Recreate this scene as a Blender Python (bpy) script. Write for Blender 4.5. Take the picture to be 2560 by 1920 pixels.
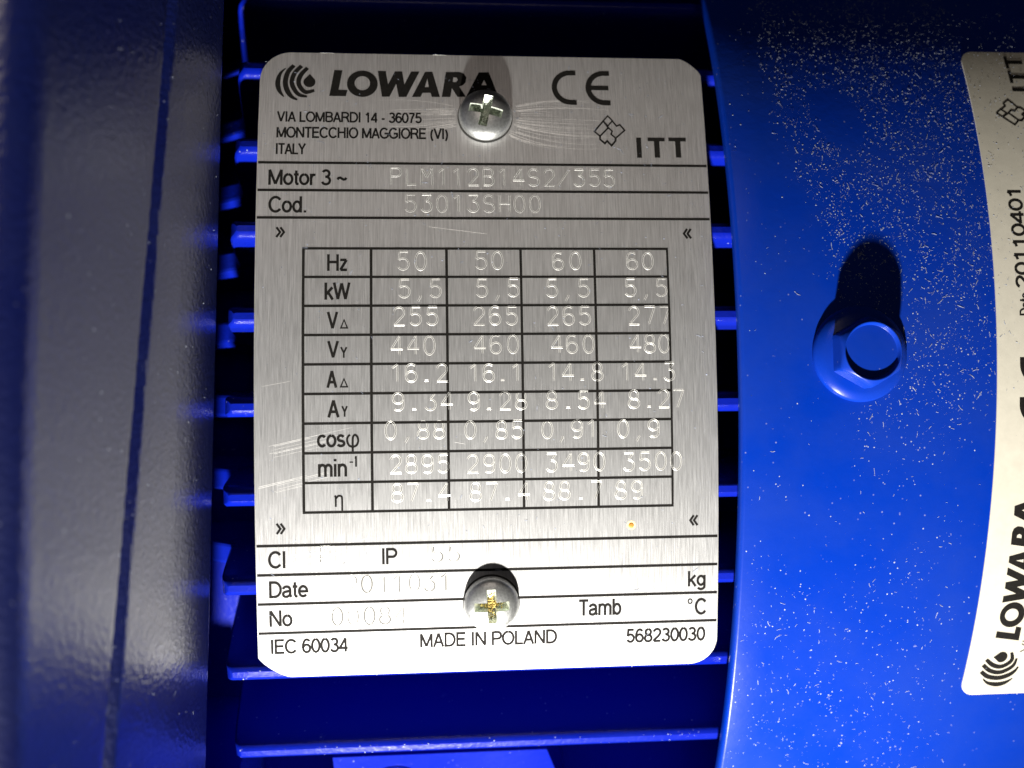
import bpy, bmesh, math, random
from mathutils import Vector, Matrix

# ------------------------------------------------------------------ scene reset
for o in list(bpy.data.objects):
    bpy.data.objects.remove(o, do_unlink=True)
scene = bpy.context.scene
COL = scene.collection
random.seed(11)
MM = 0.001


def P(x, y, z):
    """millimetres (x along the motor axis, y up, z out of the motor) -> Blender metres"""
    return Vector((x * MM, -z * MM, y * MM))


# ------------------------------------------------------------------ camera
cam = bpy.data.cameras.new('Camera')
cam_ob = bpy.data.objects.new('Camera', cam)
COL.objects.link(cam_ob)
R_ = (0.99717423, 0.00973243, -0.07449052)
U_ = (-0.01216613, 0.99940457, -0.03228754)
B_ = (0.07413193, 0.03310257, 0.99669889)
right = P(R_[0], U_[0], B_[0]).normalized()
up = P(R_[1], U_[1], B_[1]).normalized()
back = P(R_[2], U_[2], B_[2]).normalized()
loc = P(-5.8531, -0.6189, 116.6993)
cam_ob.matrix_world = Matrix(((right.x, up.x, back.x, loc.x), (right.y, up.y, back.y, loc.y),
                              (right.z, up.z, back.z, loc.z), (0, 0, 0, 1)))
cam.sensor_width = 36.0
cam.lens = 2251.0 / 2560.0 * 36.0
cam.clip_start = 0.005
cam.clip_end = 10.0
cam.dof.use_dof = True
cam.dof.focus_distance = 0.1165
cam.dof.aperture_fstop = 15.0
scene.camera = cam_ob

# ------------------------------------------------------------------ world, lamp, exposure
world = bpy.data.worlds.new('World')
scene.world = world
world.use_nodes = True
bgn = world.node_tree.nodes['Background']
bgn.inputs['Color'].default_value = (0.55, 0.6, 0.75, 1)
bgn.inputs['Strength'].default_value = 0.004

torch = bpy.data.lights.new('torch_lamp', 'SPOT')
torch.energy = 16.0
torch.spot_size = math.radians(56)
torch.spot_blend = 1.0
torch.shadow_soft_size = 0.007
torch.color = (1.0, 0.97, 0.91)
torch_ob = bpy.data.objects.new('torch_lamp', torch)
COL.objects.link(torch_ob)
torch_ob.location = P(-17, -260, 129)
torch_ob.rotation_euler = (P(0, -8, 0) - torch_ob.location).to_track_quat('-Z', 'Y').to_euler()

room = bpy.data.lights.new('room_lamp', 'AREA')
room.shape = 'DISK'
room.size = 0.5
room.energy = 1.15
room.color = (1.0, 0.86, 0.76)
room_ob = bpy.data.objects.new('room_lamp', room)
COL.objects.link(room_ob)
room_ob.location = (0.0, -1.25, 0.78)
room_ob.rotation_euler = (Vector((0, 0, 0)) - room_ob.location).to_track_quat('-Z', 'Y').to_euler()

scene.view_settings.view_transform = 'Standard'
scene.view_settings.look = 'None'
scene.view_settings.exposure = 0.0
scene.view_settings.gamma = 1.0
scene.view_settings.use_curve_mapping = False

# ------------------------------------------------------------------ geometry of the motor (mm)
PR = 223.08                        # bend radius of the name plate
YA, RF = 3.6, 118.0                # motor axis height, fin tip radius
ZA = -RF - 0.6
RC = 121.6                         # fan cover radius
RH = 98.0                          # barrel radius


def plate_pt(x, s, h=0.0):
    a = s / PR
    return P(x, (PR + h) * math.sin(a), (PR + h) * math.cos(a) - PR)


def cyl_pt(x, a, r):
    return P(x, YA + r * math.sin(a), ZA + r * math.cos(a))


# ------------------------------------------------------------------ materials
def new_mat(name):
    m = bpy.data.materials.new(name)
    m.use_nodes = True
    nt = m.node_tree
    return m, nt, nt.nodes['Principled BSDF']


def nd(nt, typ, **kw):
    n = nt.nodes.new(typ)
    for k, v in kw.items():
        setattr(n, k, v)
    return n


def obj_coord(nt, scale):
    tc = nd(nt, 'ShaderNodeTexCoord')
    mp = nd(nt, 'ShaderNodeMapping')
    mp.inputs['Scale'].default_value = scale
    nt.links.new(tc.outputs['Object'], mp.inputs['Vector'])
    return mp.outputs['Vector']


def noise(nt, vec, detail=3.0, rough=0.55, scale=1.0):
    n = nd(nt, 'ShaderNodeTexNoise')
    n.inputs['Scale'].default_value = scale
    n.inputs['Detail'].default_value = detail
    n.inputs['Roughness'].default_value = rough
    nt.links.new(vec, n.inputs['Vector'])
    return n.outputs['Fac']


def ramp(nt, fac, stops):
    r = nd(nt, 'ShaderNodeValToRGB')
    cr = r.color_ramp
    while len(cr.elements) < len(stops):
        cr.elements.new(0.5)
    for e, (p, c) in zip(cr.elements, stops):
        e.position = p
        e.color = c if len(c) == 4 else (*c, 1)
    nt.links.new(fac, r.inputs['Fac'])
    return r.outputs['Color']


def bump(nt, bsdf, height, strength, dist, prev=None):
    b = nd(nt, 'ShaderNodeBump')
    b.inputs['Strength'].default_value = strength
    b.inputs['Distance'].default_value = dist
    nt.links.new(height, b.inputs['Height'])
    if prev is not None:
        nt.links.new(prev, b.inputs['Normal'])
    nt.links.new(b.outputs['Normal'], bsdf.inputs['Normal'])
    return b.outputs['Normal']


def paint(name, col, dust_col, film_amt, rough=0.32, peel=0.35, peel_mm=0.9, spec=0.5, coat=0.0, grain=0.0):
    """blue enamel with an orange-peel skin, wiped patches and a thin uneven film of grey dust"""
    m, nt, b = new_mat(name)
    film = noise(nt, obj_coord(nt, (55, 55, 55)), 6, 0.62)
    mask = ramp(nt, film, [(0.38, (0, 0, 0)), (0.68, (film_amt,) * 3)])
    mix = nd(nt, 'ShaderNodeMix', data_type='RGBA')
    mix.inputs['A'].default_value = (*col, 1)
    mix.inputs['B'].default_value = (*dust_col, 1)
    nt.links.new(mask, mix.inputs['Factor'])
    out = mix.outputs['Result']
    # tiny pale grains of grit stuck in the paint
    vor = nd(nt, 'ShaderNodeTexVoronoi')
    vor.inputs['Scale'].default_value = 1.0
    nt.links.new(obj_coord(nt, (900, 900, 900)), vor.inputs['Vector'])
    dots = ramp(nt, vor.outputs['Distance'], [(0.05, (1, 1, 1)), (0.13, (0, 0, 0))])
    pick = ramp(nt, noise(nt, obj_coord(nt, (420, 420, 420)), 2, 0.5), [(0.52, (0, 0, 0)), (0.62, (1, 1, 1))])
    mul = nd(nt, 'ShaderNodeMath', operation='MULTIPLY')
    nt.links.new(dots, mul.inputs[0])
    nt.links.new(pick, mul.inputs[1])
    mul2 = nd(nt, 'ShaderNodeMath', operation='MULTIPLY')
    nt.links.new(mul.outputs[0], mul2.inputs[0])
    mul2.inputs[1].default_value = grain
    mix2 = nd(nt, 'ShaderNodeMix', data_type='RGBA')
    nt.links.new(mul2.outputs[0], mix2.inputs['Factor'])
    nt.links.new(out, mix2.inputs['A'])
    mix2.inputs['B'].default_value = (0.35, 0.37, 0.45, 1)
    nt.links.new(mix2.outputs['Result'], b.inputs['Base Color'])
    rr = nd(nt, 'ShaderNodeMapRange')
    rr.inputs['To Min'].default_value = rough - 0.05
    rr.inputs['To Max'].default_value = min(1, rough + 0.14)
    nt.links.new(noise(nt, obj_coord(nt, (120, 120, 120)), 5, 0.6), rr.inputs['Value'])
    nt.links.new(rr.outputs['Result'], b.inputs['Roughness'])
    b.inputs['Specular IOR Level'].default_value = spec
    b.inputs['Coat Weight'].default_value = coat
    b.inputs['Coat Roughness'].default_value = 0.16
    b.inputs['Coat IOR'].default_value = 2.35
    n1 = noise(nt, obj_coord(nt, (1000 / peel_mm,) * 3), 3, 0.55)
    nrm = bump(nt, b, n1, peel, 0.0002)
    nt.links.new(nrm, b.inputs['Coat Normal'])
    return m


M_COVER = paint('cover_blue_enamel', (0.0004, 0.023, 0.28), (0.012, 0.036, 0.24), 0.45, rough=0.26, peel=0.10, peel_mm=1.3, grain=0.45, spec=0.16)
M_FIN = paint('casting_blue_enamel', (0.0012, 0.007, 0.23), (0.008, 0.018, 0.21), 0.3, rough=0.20, peel=0.22, peel_mm=0.7, grain=0.6, spec=0.15)
M_WALL = paint('flange_shaded_enamel', (0.0006, 0.003, 0.052), (0.003, 0.008, 0.055), 0.5, rough=0.35, peel=0.48, peel_mm=0.6, spec=0.5, coat=1.0, grain=0.3)  # blue enamel darkened to look unlit; the wall's shade is in its colour


def make_plate_metal():
    m, nt, b = new_mat('brushed_aluminium')
    streak = noise(nt, obj_coord(nt, (6800, 250, 260)), 3, 0.6)
    fine = noise(nt, obj_coord(nt, (9000, 400, 700)), 2, 0.6)
    blot = noise(nt, obj_coord(nt, (60, 60, 45)), 4, 0.55)
    col = ramp(nt, streak, [(0.25, (0.52, 0.52, 0.52)), (0.75, (0.80, 0.80, 0.80))])
    mix = nd(nt, 'ShaderNodeMix', data_type='RGBA', blend_type='MULTIPLY')
    mix.inputs['Factor'].default_value = 0.35
    nt.links.new(col, mix.inputs['A'])
    nt.links.new(ramp(nt, blot, [(0.3, (0.72, 0.70, 0.69)), (0.7, (1, 1, 1))]), mix.inputs['B'])
    nt.links.new(mix.outputs['Result'], b.inputs['Base Color'])
    b.inputs['Metallic'].default_value = 0.9
    b.inputs['Anisotropic'].default_value = 0.2
    tv = nd(nt, 'ShaderNodeCombineXYZ')
    tv.inputs['X'].default_value = 1.0
    nt.links.new(tv.outputs['Vector'], b.inputs['Tangent'])
    r = nd(nt, 'ShaderNodeMapRange')
    r.inputs['To Min'].default_value = 0.43
    r.inputs['To Max'].default_value = 0.56
    nt.links.new(streak, r.inputs['Value'])
    nt.links.new(r.outputs['Result'], b.inputs['Roughness'])
    n = bump(nt, b, streak, 0.30, 0.00006)
    bump(nt, b, fine, 0.42, 0.00004, n)
    return m


def simple(name, col, rough=0.5, metal=0.0, bump_s=0.0, bump_mm=0.5, var=0.0, spec=0.5):
    m, nt, b = new_mat(name)
    b.inputs['Base Color'].default_value = (*col, 1)
    b.inputs['Roughness'].default_value = rough
    b.inputs['Metallic'].default_value = metal
    b.inputs['Specular IOR Level'].default_value = spec
    v = noise(nt, obj_coord(nt, (1000 / bump_mm,) * 3), 3, 0.6)
    if var:
        lo = tuple(c * (1 - var) for c in col)
        hi = tuple(min(1, c * (1 + var)) for c in col)
        nt.links.new(ramp(nt, v, [(0.3, lo), (0.7, hi)]), b.inputs['Base Color'])
    if bump_s:
        bump(nt, b, v, bump_s, 0.0001)
    return m


M_PLATE = make_plate_metal()
M_INK = simple('black_print', (0.010, 0.009, 0.008), 0.6, 0, 0.2, 0.3, 0.35, spec=0.10)
M_GROOVE = simple('fresh_cut_aluminium', (0.86, 0.85, 0.81), 0.44, 0.62, 0.10, 0.4, 0.10)
M_FURROW = simple('furrow_bottom', (0.05, 0.048, 0.045), 0.6, 0.0, 0.10, 0.4, 0.10)  # near-black bed colour paints in the depth shading of the cuts
M_SCRATCH = simple('scratched_aluminium', (0.85, 0.84, 0.82), 0.42, 0.6, 0.10, 0.4, 0.15)
M_ZINC = simple('zinc_plating', (0.66, 0.67, 0.66), 0.38, 0.95, 0.30, 0.30, 0.18)
M_RECESS = simple('worn_zinc', (0.70, 0.74, 0.66), 0.45, 0.75, 0.5, 0.3, 0.35)
M_GRIT = simple('ochre_grit', (0.50, 0.38, 0.12), 0.6, 0.0, 0.5, 0.2, 0.5)
M_VINYL = simple('cream_vinyl', (0.52, 0.49, 0.41), 0.42, 0.0, 0.06, 1.5, 0.05)
M_RUST = simple('rust_stain', (0.55, 0.20, 0.02), 0.7, 0.0, 0.3, 0.2, 0.3)
M_HALO = simple('rust_halo', (0.75, 0.62, 0.34), 0.6, 0.2, 0.1, 0.3, 0.1)
M_DUST = simple('pale_dust', (0.29, 0.32, 0.40), 0.8, 0.0, 0.0, 0.3, 0.25)
M_DARK = simple('bore_shadow_metal', (0.01, 0.01, 0.02), 0.6, 0.0)


# ------------------------------------------------------------------ object helpers
def link_mesh(name, verts, faces, mat, parent=None, smooth=None):
    me = bpy.data.meshes.new(name)
    me.from_pydata(verts, [], faces)
    me.validate()
    me.update()
    if mat:
        me.materials.append(mat)
    if smooth is not None:
        for p in me.polygons:
            p.use_smooth = True
        me.set_sharp_from_angle(angle=math.radians(smooth))
    ob = bpy.data.objects.new(name, me)
    COL.objects.link(ob)
    if parent is not None:
        ob.parent = parent
        ob.matrix_parent_inverse = parent.matrix_world.inverted()
    return ob


def thing(name, loc, label, cat, group=None):
    e = bpy.data.objects.new(name, None)
    e.empty_display_size = 0.01
    COL.objects.link(e)
    e.matrix_world = Matrix.Translation(loc)
    tag(e, label, cat, group)
    return e


def tag(o, label, cat, group=None):
    o['label'] = label
    o['category'] = cat
    if group:
        o['group'] = group


def fix_normals(ob):
    bm = bmesh.new()
    bm.from_mesh(ob.data)
    bmesh.ops.recalc_face_normals(bm, faces=bm.faces)
    bm.to_mesh(ob.data)
    bm.free()


def frame(origin, normal, xdir=(1, 0, 0)):
    n = Vector(normal).normalized()
    x = Vector(xdir)
    x = (x - n * x.dot(n)).normalized()
    y = n.cross(x)
    return Matrix(((x.x, y.x, n.x, origin.x), (x.y, y.y, n.y, origin.y), (x.z, y.z, n.z, origin.z), (0, 0, 0, 1)))


def plate_frame(x, s, h=0.0):
    a = s / PR
    return frame(plate_pt(x, s, h), P(0, math.sin(a), math.cos(a)))


def cyl_frame(x, a, r):
    return frame(cyl_pt(x, a, r), P(0, math.sin(a), math.cos(a)))


def rings(ring_fns, n=64, cap=True):
    """ring_fns: list of (radius(theta) or number, height) in mm -> verts, faces, local metres"""
    vs, fs = [], []
    for r, h in ring_fns:
        for i in range(n):
            t = 2 * math.pi * i / n
            rr = r(t) if callable(r) else r
            vs.append(Vector((rr * math.cos(t) * MM, rr * math.sin(t) * MM, h * MM)))
    for k in range(len(ring_fns) - 1):
        for i in range(n):
            j = (i + 1) % n
            fs.append((k * n + i, k * n + j, (k + 1) * n + j, (k + 1) * n + i))
    if cap:
        fs.append(tuple(reversed(range(n))))
        fs.append(tuple((len(ring_fns) - 1) * n + i for i in range(n)))
    return vs, fs


# ------------------------------------------------------------------ motor body: barrel and fins
motor = thing('motor_housing', cyl_pt(0, 0, 0), 'blue finned cast motor body running behind the metal name plate', 'motor')
vs, fs = [], []
NB = 160
for x in (-62, 70):
    for i in range(NB):
        vs.append(cyl_pt(x, 2 * math.pi * i / NB, RH))
for i in range(NB):
    j = (i + 1) % NB
    fs.append((i, j, NB + j, NB + i))
fs.append(tuple(range(NB)))
fs.append(tuple(range(2 * NB - 1, NB - 1, -1)))
barrel = link_mesh('barrel', vs, fs, M_FIN, motor, 30)
fix_normals(barrel)


def fin_mesh(a, xl, xr, shade_web):
    """one cooling fin standing on the barrel at angle a: concave left end, rounded tip, rounded right end"""
    prof = [(-2.0, 2.3), (0.0, 2.1), (2.0, 1.75), (5.4, 1.53), (6.0, 1.5), (8.0, 1.42), (8.9, 1.4), (9.1, 1.39), (11.0, 1.32), (12.5, 1.27), (16.0, 1.34), (18.2, 1.34), (19.2, 1.24), (19.75, 0.92), (20.0, 0.42)]
    nx = 26
    lv = []
    for hgt, w in prof:
        t = max(0.0, min(1.0, hgt / 20.0))
        # left end: straight near the root, sweeping out towards the tip
        l = xl - 2.3 * (1 - t) ** 0.7
        if shade_web and hgt < 10:  # root run added on the upper fins to shade the barrel beside them
            l = min(l, -47.0 if hgt < 5.5 else xl - 6.0 * ((10 - hgt) / 4.0) ** 2)
        if hgt > 18.6:
            l += 0.35 * (hgt - 18.6) ** 2
        r = xr
        lv.append((hgt, w, l, r))
    vs, fs = [], []
    for side in (1, -1):
        for hgt, w, l, r in lv:
            for i in range(nx + 1):
                f = i / nx
                f = f ** 2.2
                x = l + (r - l) * f
                ends = min(1.0, min(x - l, r - x) / 0.5 + 0.55)
                ww = w * math.sqrt(max(0.0, ends)) if ends < 1 else w
                rad = RH + hgt
                p = cyl_pt(x, a, rad)
                tdir = P(0, math.cos(a), -math.sin(a)) / MM
                vs.append(p + tdir * (side * ww * MM))
    n = (nx + 1)
    L = len(lv)
    for s in (0, 1):
        o = s * n * L
        for k in range(L - 1):
            for i in range(nx):
                q = (o + k * n + i, o + k * n + i + 1, o + (k + 1) * n + i + 1, o + (k + 1) * n + i)
                fs.append(q if s else q[::-1])
    for k in range(L - 1):
        for i in (0, nx):
            fs.append((k * n + i, (k + 1) * n + i, n * L + (k + 1) * n + i, n * L + k * n + i))
    for i in range(nx):
        k = L - 1
        fs.append((k * n + i, k * n + i + 1, n * L + k * n + i + 1, n * L + k * n + i))
    return vs, fs


FINS = [(0.505, -35.2), (0.3865, -33.9), (0.277, -33.5), (0.173, -33.45), (0.0736, -33.5), (-0.0256, -33.8),
        (-0.1248, -34.3), (-0.2278, -34.9), (-0.3347, -35.2), (-0.4472, -35.2)]
for k in range(4):
    FINS.append((-0.66 - 0.11 * k, -34.5))
for k in range(5):
    FINS.append((0.615 + 0.11 * k, -34.5))
for a, xl in FINS:
    v, f = fin_mesh(a, xl, 46.0, a > -0.25)
    ob = link_mesh('fin', v, f, M_FIN, motor, 40)
    fix_normals(ob)

# bosses under the name plate that take its screws
for s in (39.72, -25.41):
    m = plate_frame(0, s, -0.62)
    v, f = rings([(5.2, -28), (4.6, 0)], 32)
    ob = link_mesh('screw_boss', [m @ p for p in v], f, M_FIN, motor, 30)
    fix_normals(ob)


def apply_boolean(ob, cutter):
    md = ob.modifiers.new('cut', 'BOOLEAN')
    md.operation = 'DIFFERENCE'
    md.solver = 'EXACT'
    md.object = cutter
    bpy.context.view_layer.update()
    dg = bpy.context.evaluated_depsgraph_get()
    me = bpy.data.meshes.new_from_object(ob.evaluated_get(dg))
    ob.modifiers.clear()
    old = ob.data
    ob.data = me
    me.name = old.name
    bpy.data.objects.remove(cutter, do_unlink=True)


# mounting pad with a tapped hole below the lowest visible fin
pm = cyl_frame(-4, -0.60, 112.0)
hx, hy, dz = 19.0, 9.8, 16.0
vs = []
for z in (-dz, 0):
    for (x, y) in ((-hx, -hy), (hx, -hy), (hx - 6.0, hy), (-hx, hy)):
        vs.append(pm @ Vector((x * MM, y * MM, z * MM)))
fs = [(3, 2, 1, 0), (4, 5, 6, 7), (0, 1, 5, 4), (1, 2, 6, 5), (2, 3, 7, 6), (3, 0, 4, 7)]
pad = link_mesh('mounting_pad', vs, fs, M_FIN, motor)
hole_m = cyl_frame(-13.8, -0.568, 112.0)
v, f = rings([(2.3, -9), (2.3, 3)], 40)
cut = link_mesh('cutter', [hole_m @ p for p in v], f, None)
fix_normals(cut)
apply_boolean(pad, cut)
v, f = rings([(2.32, -3.0), (2.35, 0.1), (2.7, 0.55), (3.3, 0.6), (3.7, 0.3), (3.8, -0.5)], 48, cap=False)
ring = link_mesh('hole_collar', [hole_m @ p for p in v], f, M_FIN, pad, 50)
fix_normals(ring)

# unseen lug added between fins and flange to shade the gap floor
vs = []
for r in (RH - 3, 124.5):
    for x in (-56.0, -36.6):
        for a in (-0.70, -0.515):
            vs.append(cyl_pt(x, a - (0.0 if r > 100 else 0.02), r))
fs = [(0, 1, 3, 2), (4, 6, 7, 5), (0, 4, 5, 1), (2, 3, 7, 6), (0, 2, 6, 4), (1, 5, 7, 3)]
ob = link_mesh('shade_lug', vs, fs, M_FIN, motor)
fix_normals(ob)

# ------------------------------------------------------------------ sloping flange casting on the left
WALL = [(-34.31, 1.0), (-34.73, 5.08), (-35.15, 8.8), (-35.58, 12.1), (-36.06, 14.94), (-36.56, 17.49), (-37.07, 19.82), (-37.56, 21.99),
        (-38.05, 24.01), (-38.53, 25.93), (-38.99, 27.74), (-39.44, 29.46), (-39.88, 31.1), (-40.3, 32.67), (-40.71, 34.18)]
WALL_DX = -0.5


def wall_x(z):
    for (xa, za), (xb, zb) in zip(WALL, WALL[1:]):
        if z <= zb:
            return WALL_DX + xa + (xb - xa) * (z - za) / (zb - za)
    return WALL_DX + WALL[-1][0]


def wall_sec(y):
    """section of the flange at height y: lip, drafted wall with a casting seam, rounded shoulder"""
    pts = [(-60, -62), (-50, -40), (-40.5, -12), (-37.6, -3.0), (-35.6, 0.15), (-35.05, 0.3), (-34.85, 0.65)]
    zs = 20.25 - 0.102 * y
    for k in range(140):
        z = 1.0 + 33.2 * k / 139
        g = math.exp(-((z - zs) / 0.62) ** 4)
        pts.append((wall_x(z) - 1.3 * g, z))
    pts += [(-41.4, 35.0), (-41.75, 36.1), (-42.35, 37.0), (-43.3, 37.7), (-44.6, 38.1), (-47.0, 38.5), (-52, 38.8), (-95, 39.5), (-95, -62)]
    return pts


NY = 110
vs, fs = [], []
for k in range(NY + 1):
    y = -150 + 300 * k / NY
    sec = wall_sec(y)
    for (x, z) in sec:
        vs.append(P(x + 0.0245 * (y - 2), y, z))
n = len(sec)
for k in range(NY):
    for i in range(n):
        j = (i + 1) % n
        fs.append((k * n + i, k * n + j, (k + 1) * n + j, (k + 1) * n + i))
fs.append(tuple(range(n)))
fs.append(tuple(NY * n + i for i in reversed(range(n))))
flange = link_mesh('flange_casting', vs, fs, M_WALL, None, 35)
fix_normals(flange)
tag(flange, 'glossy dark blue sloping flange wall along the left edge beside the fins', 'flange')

# ------------------------------------------------------------------ fan cover on the right
XC = 32.35
vs, fs = [], []
NA = 220
prof = [(XC + 0.5, RC - 1.6), (XC + 0.05, RC - 1.5), (XC, RC - 0.9), (XC + 0.08, RC - 0.35), (XC + 0.3, RC - 0.08), (XC + 0.6, RC)]
prof += [(XC + 0.6 + (135 - XC) * i / 24, RC) for i in range(1, 25)]
prof += [(136, RC - 1.6), (XC + 10, RC - 1.6)]
A0, A1 = -1.75, 1.75
for k in range(NA + 1):
    a = A0 + (A1 - A0) * k / NA
    for x, r in prof:
        vs.append(cyl_pt(x, a, r))
n = len(prof)
for k in range(NA):
    for i in range(n):
        j = (i + 1) % n
        fs.append((k * n + i, k * n + j, (k + 1) * n + j, (k + 1) * n + i))
cover = link_mesh('fan_cover', vs, fs, M_COVER, None, 40)
fix_normals(cover)
tag(cover, 'dusty bright blue curved sheet metal fan cover on the right', 'cover')

# painted flange bolt holding the cover
BX, BA = 48.1, 0.0242
bm_ = cyl_frame(BX, BA, RC)
bolt = thing('cover_bolt', bm_.translation, 'blue painted hex bolt with dished head on the fan cover, casting a long shadow', 'bolt')


def hexr(ap, rnd):
    def fn(t):
        u = (t + math.pi / 6) % (math.pi / 3) - math.pi / 6
        return min(ap / math.cos(u), ap * rnd)
    return fn


v, f = rings([(6.2, -0.3), (6.3, 0.15), (6.25, 0.5), (6.0, 0.8), (5.5, 1.05), (5.0, 1.35)], 96)
ob = link_mesh('bolt_flange', [bm_ @ p for p in v], f, M_COVER, bolt, 50)
fix_normals(ob)
h = hexr(4.0, 1.145)
v, f = rings([(hexr(4.12, 1.145), 0.8), (hexr(4.05, 1.145), 1.3), (h, 1.6), (h, 3.2), (hexr(3.97, 1.10), 3.55), (hexr(3.9, 1.05), 3.8),
              (3.82, 4.0), (3.72, 4.08), (3.62, 4.06), (3.55, 3.92), (3.5, 3.62), (3.38, 3.5), (1.5, 3.56), (0.3, 3.58)], 96)
ob = link_mesh('hex_head', [bm_ @ p for p in v], f, M_COVER, bolt, 38)
fix_normals(ob)

# ------------------------------------------------------------------ name plate
plate = thing('name_plate', plate_pt(0, 7.05), 'rectangular brushed aluminium motor name plate with printed data table', 'name plate')
S0, S1, XL, XR = -34.5, 48.85, -30.1, 30.05


def inset(d, kind, r):
    """how far the side moves in at distance d from the plate end"""
    if d >= r[1]:
        return 0.0
    q = 1 - d / r[1]
    if kind == 'arc':
        return r[0] * (1 - math.sqrt(max(0.0, 1 - q * q)))
    return r[0] * (0.4 * (1 - math.sqrt(max(0.0, 1 - q * q))) + 0.6 * max(0.0, q) ** 1.2)


srows = set([S0 + (S1 - S0) * i / 60 for i in range(61)])
for i in range(25):
    q = (1 - math.cos(math.pi / 2 * i / 24))
    srows.add(S0 + 4.6 * q)
    srows.add(S1 - 4.6 * q)
srows = sorted(srows)
vs, fs = [], []
NXP = 14
for h in (0.0, -0.62):
    for s in srows:
        top, bot = S1 - s, s - S0
        l = XL + inset(top, 'arc', (4.1, 4.3)) + inset(bot, 'cut', (4.2, 2.7))
        r = XR - inset(top, 'cut', (3.0, 2.5)) - inset(bot, 'arc', (3.7, 3.6))
        for i in range(NXP + 1):
            vs.append(plate_pt(l + (r - l) * i / NXP, s, h))
nr, ncol = len(srows), NXP + 1
for b in (0, 1):
    o = b * nr * ncol
    for k in range(nr - 1):
        for i in range(NXP):
            fs.append((o + k * ncol + i, o + k * ncol + i + 1, o + (k + 1) * ncol + i + 1, o + (k + 1) * ncol + i))
o = nr * ncol
for k in range(nr - 1):
    for i in (0, NXP):
        fs.append((k * ncol + i, (k + 1) * ncol + i, o + (k + 1) * ncol + i, o + k * ncol + i))
for i in range(NXP):
    for k in (0, nr - 1):
        fs.append((k * ncol + i, k * ncol + i + 1, o + k * ncol + i + 1, o + k * ncol + i))
sheet = link_mesh('metal_sheet', vs, fs, M_PLATE, plate, 40)
fix_normals(sheet)
bv = sheet.modifiers.new('edge', 'BEVEL')
bv.width = 0.00012
bv.segments = 2
bv.limit_method = 'ANGLE'
bv.angle_limit = math.radians(50)

INK_H = 0.018


# flat artwork is drawn in millimetres on the developed plate and then laid on its bend
def lay_plate(x, s, h=INK_H):
    return plate_pt(x, s, h)


def strip_quad(x0, s0, x1, s1, lay=lay_plate, n=None):
    """axis-aligned filled rectangle subdivided along s"""
    n = n or max(1, int(abs(s1 - s0) / 1.5))
    vs, fs = [], []
    for k in range(n + 1):
        s = s0 + (s1 - s0) * k / n
        vs += [lay(x0, s), lay(x1, s)]
    for k in range(n):
        fs.append((2 * k, 2 * k + 1, 2 * k + 3, 2 * k + 2))
    return vs, fs


def merge(parts):
    V_, F_ = [], []
    for v, f in parts:
        o = len(V_)
        V_ += v
        F_ += [tuple(i + o for i in q) for q in f]
    return V_, F_


def curve_faces(loops):
    """triangulate closed 2D loops (outer loops and holes) given in mm"""
    cu = bpy.data.curves.new('tmp', 'CURVE')
    cu.dimensions = '2D'
    cu.fill_mode = 'BOTH'
    for L in loops:
        sp = cu.splines.new('POLY')
        sp.points.add(len(L) - 1)
        for p, (x, y) in zip(sp.points, L):
            p.co = (x, y, 0, 1)
        sp.use_cyclic_u = True
    return take_curve(cu)


def take_curve(cu):
    ob = bpy.data.objects.new('tmp', cu)
    COL.objects.link(ob)
    bpy.context.view_layer.update()
    dg = bpy.context.evaluated_depsgraph_get()
    me = bpy.data.meshes.new_from_object(ob.evaluated_get(dg))
    v = [(p.co.x, p.co.y) for p in me.vertices]
    f = [tuple(p.vertices) for p in me.polygons]
    bpy.data.objects.remove(ob, do_unlink=True)
    bpy.data.curves.remove(cu)
    bpy.data.meshes.remove(me)
    return v, f


def ribbon2d(pts, w, closed=False):
    """polyline -> 2D outline points (left side, right side) with width w (number or list)"""
    n = len(pts)
    L, R = [], []
    for i, p in enumerate(pts):
        a = pts[i - 1] if (i > 0 or closed) else None
        b = pts[(i + 1) % n] if (i < n - 1 or closed) else None
        ds = []
        if a is not None:
            ds.append((p[0] - a[0], p[1] - a[1]))
        if b is not None:
            ds.append((b[0] - p[0], b[1] - p[1]))
        ns = []
        for dx, dy in ds:
            l = math.hypot(dx, dy) or 1e-9
            ns.append((-dy / l, dx / l))
        nx = sum(q[0] for q in ns)
        ny = sum(q[1] for q in ns)
        l = math.hypot(nx, ny) or 1e-9
        nx, ny = nx / l, ny / l
        c = max(0.5, nx * ns[0][0] + ny * ns[0][1])
        ww = (w[i] if isinstance(w, (list, tuple)) else w) / 2 / c
        L.append((p[0] + nx * ww, p[1] + ny * ww))
        R.append((p[0] - nx * ww, p[1] - ny * ww))
    return L, R


def split_sharp(pts, limit=50.0):
    """cut a polyline where it turns sharply so that every stroke keeps its full width"""
    out, cur = [], [pts[0]]
    for i in range(1, len(pts)):
        cur.append(pts[i])
        if i < len(pts) - 1:
            a = math.atan2(pts[i][1] - pts[i - 1][1], pts[i][0] - pts[i - 1][0])
            c = math.atan2(pts[i + 1][1] - pts[i][1], pts[i + 1][0] - pts[i][0])
            d = abs((c - a + math.pi) % (2 * math.pi) - math.pi)
            if math.degrees(d) > limit:
                out.append(cur)
                cur = [pts[i]]
    out.append(cur)
    return out


def ribbon(pts, w, closed=False):
    L, R = ribbon2d(pts, w, closed)
    v = L + R
    n = len(L)
    f = []
    for i in range(n if closed else n - 1):
        j = (i + 1) % n
        f.append((i, j, n + j, n + i))
    return v, f


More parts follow.
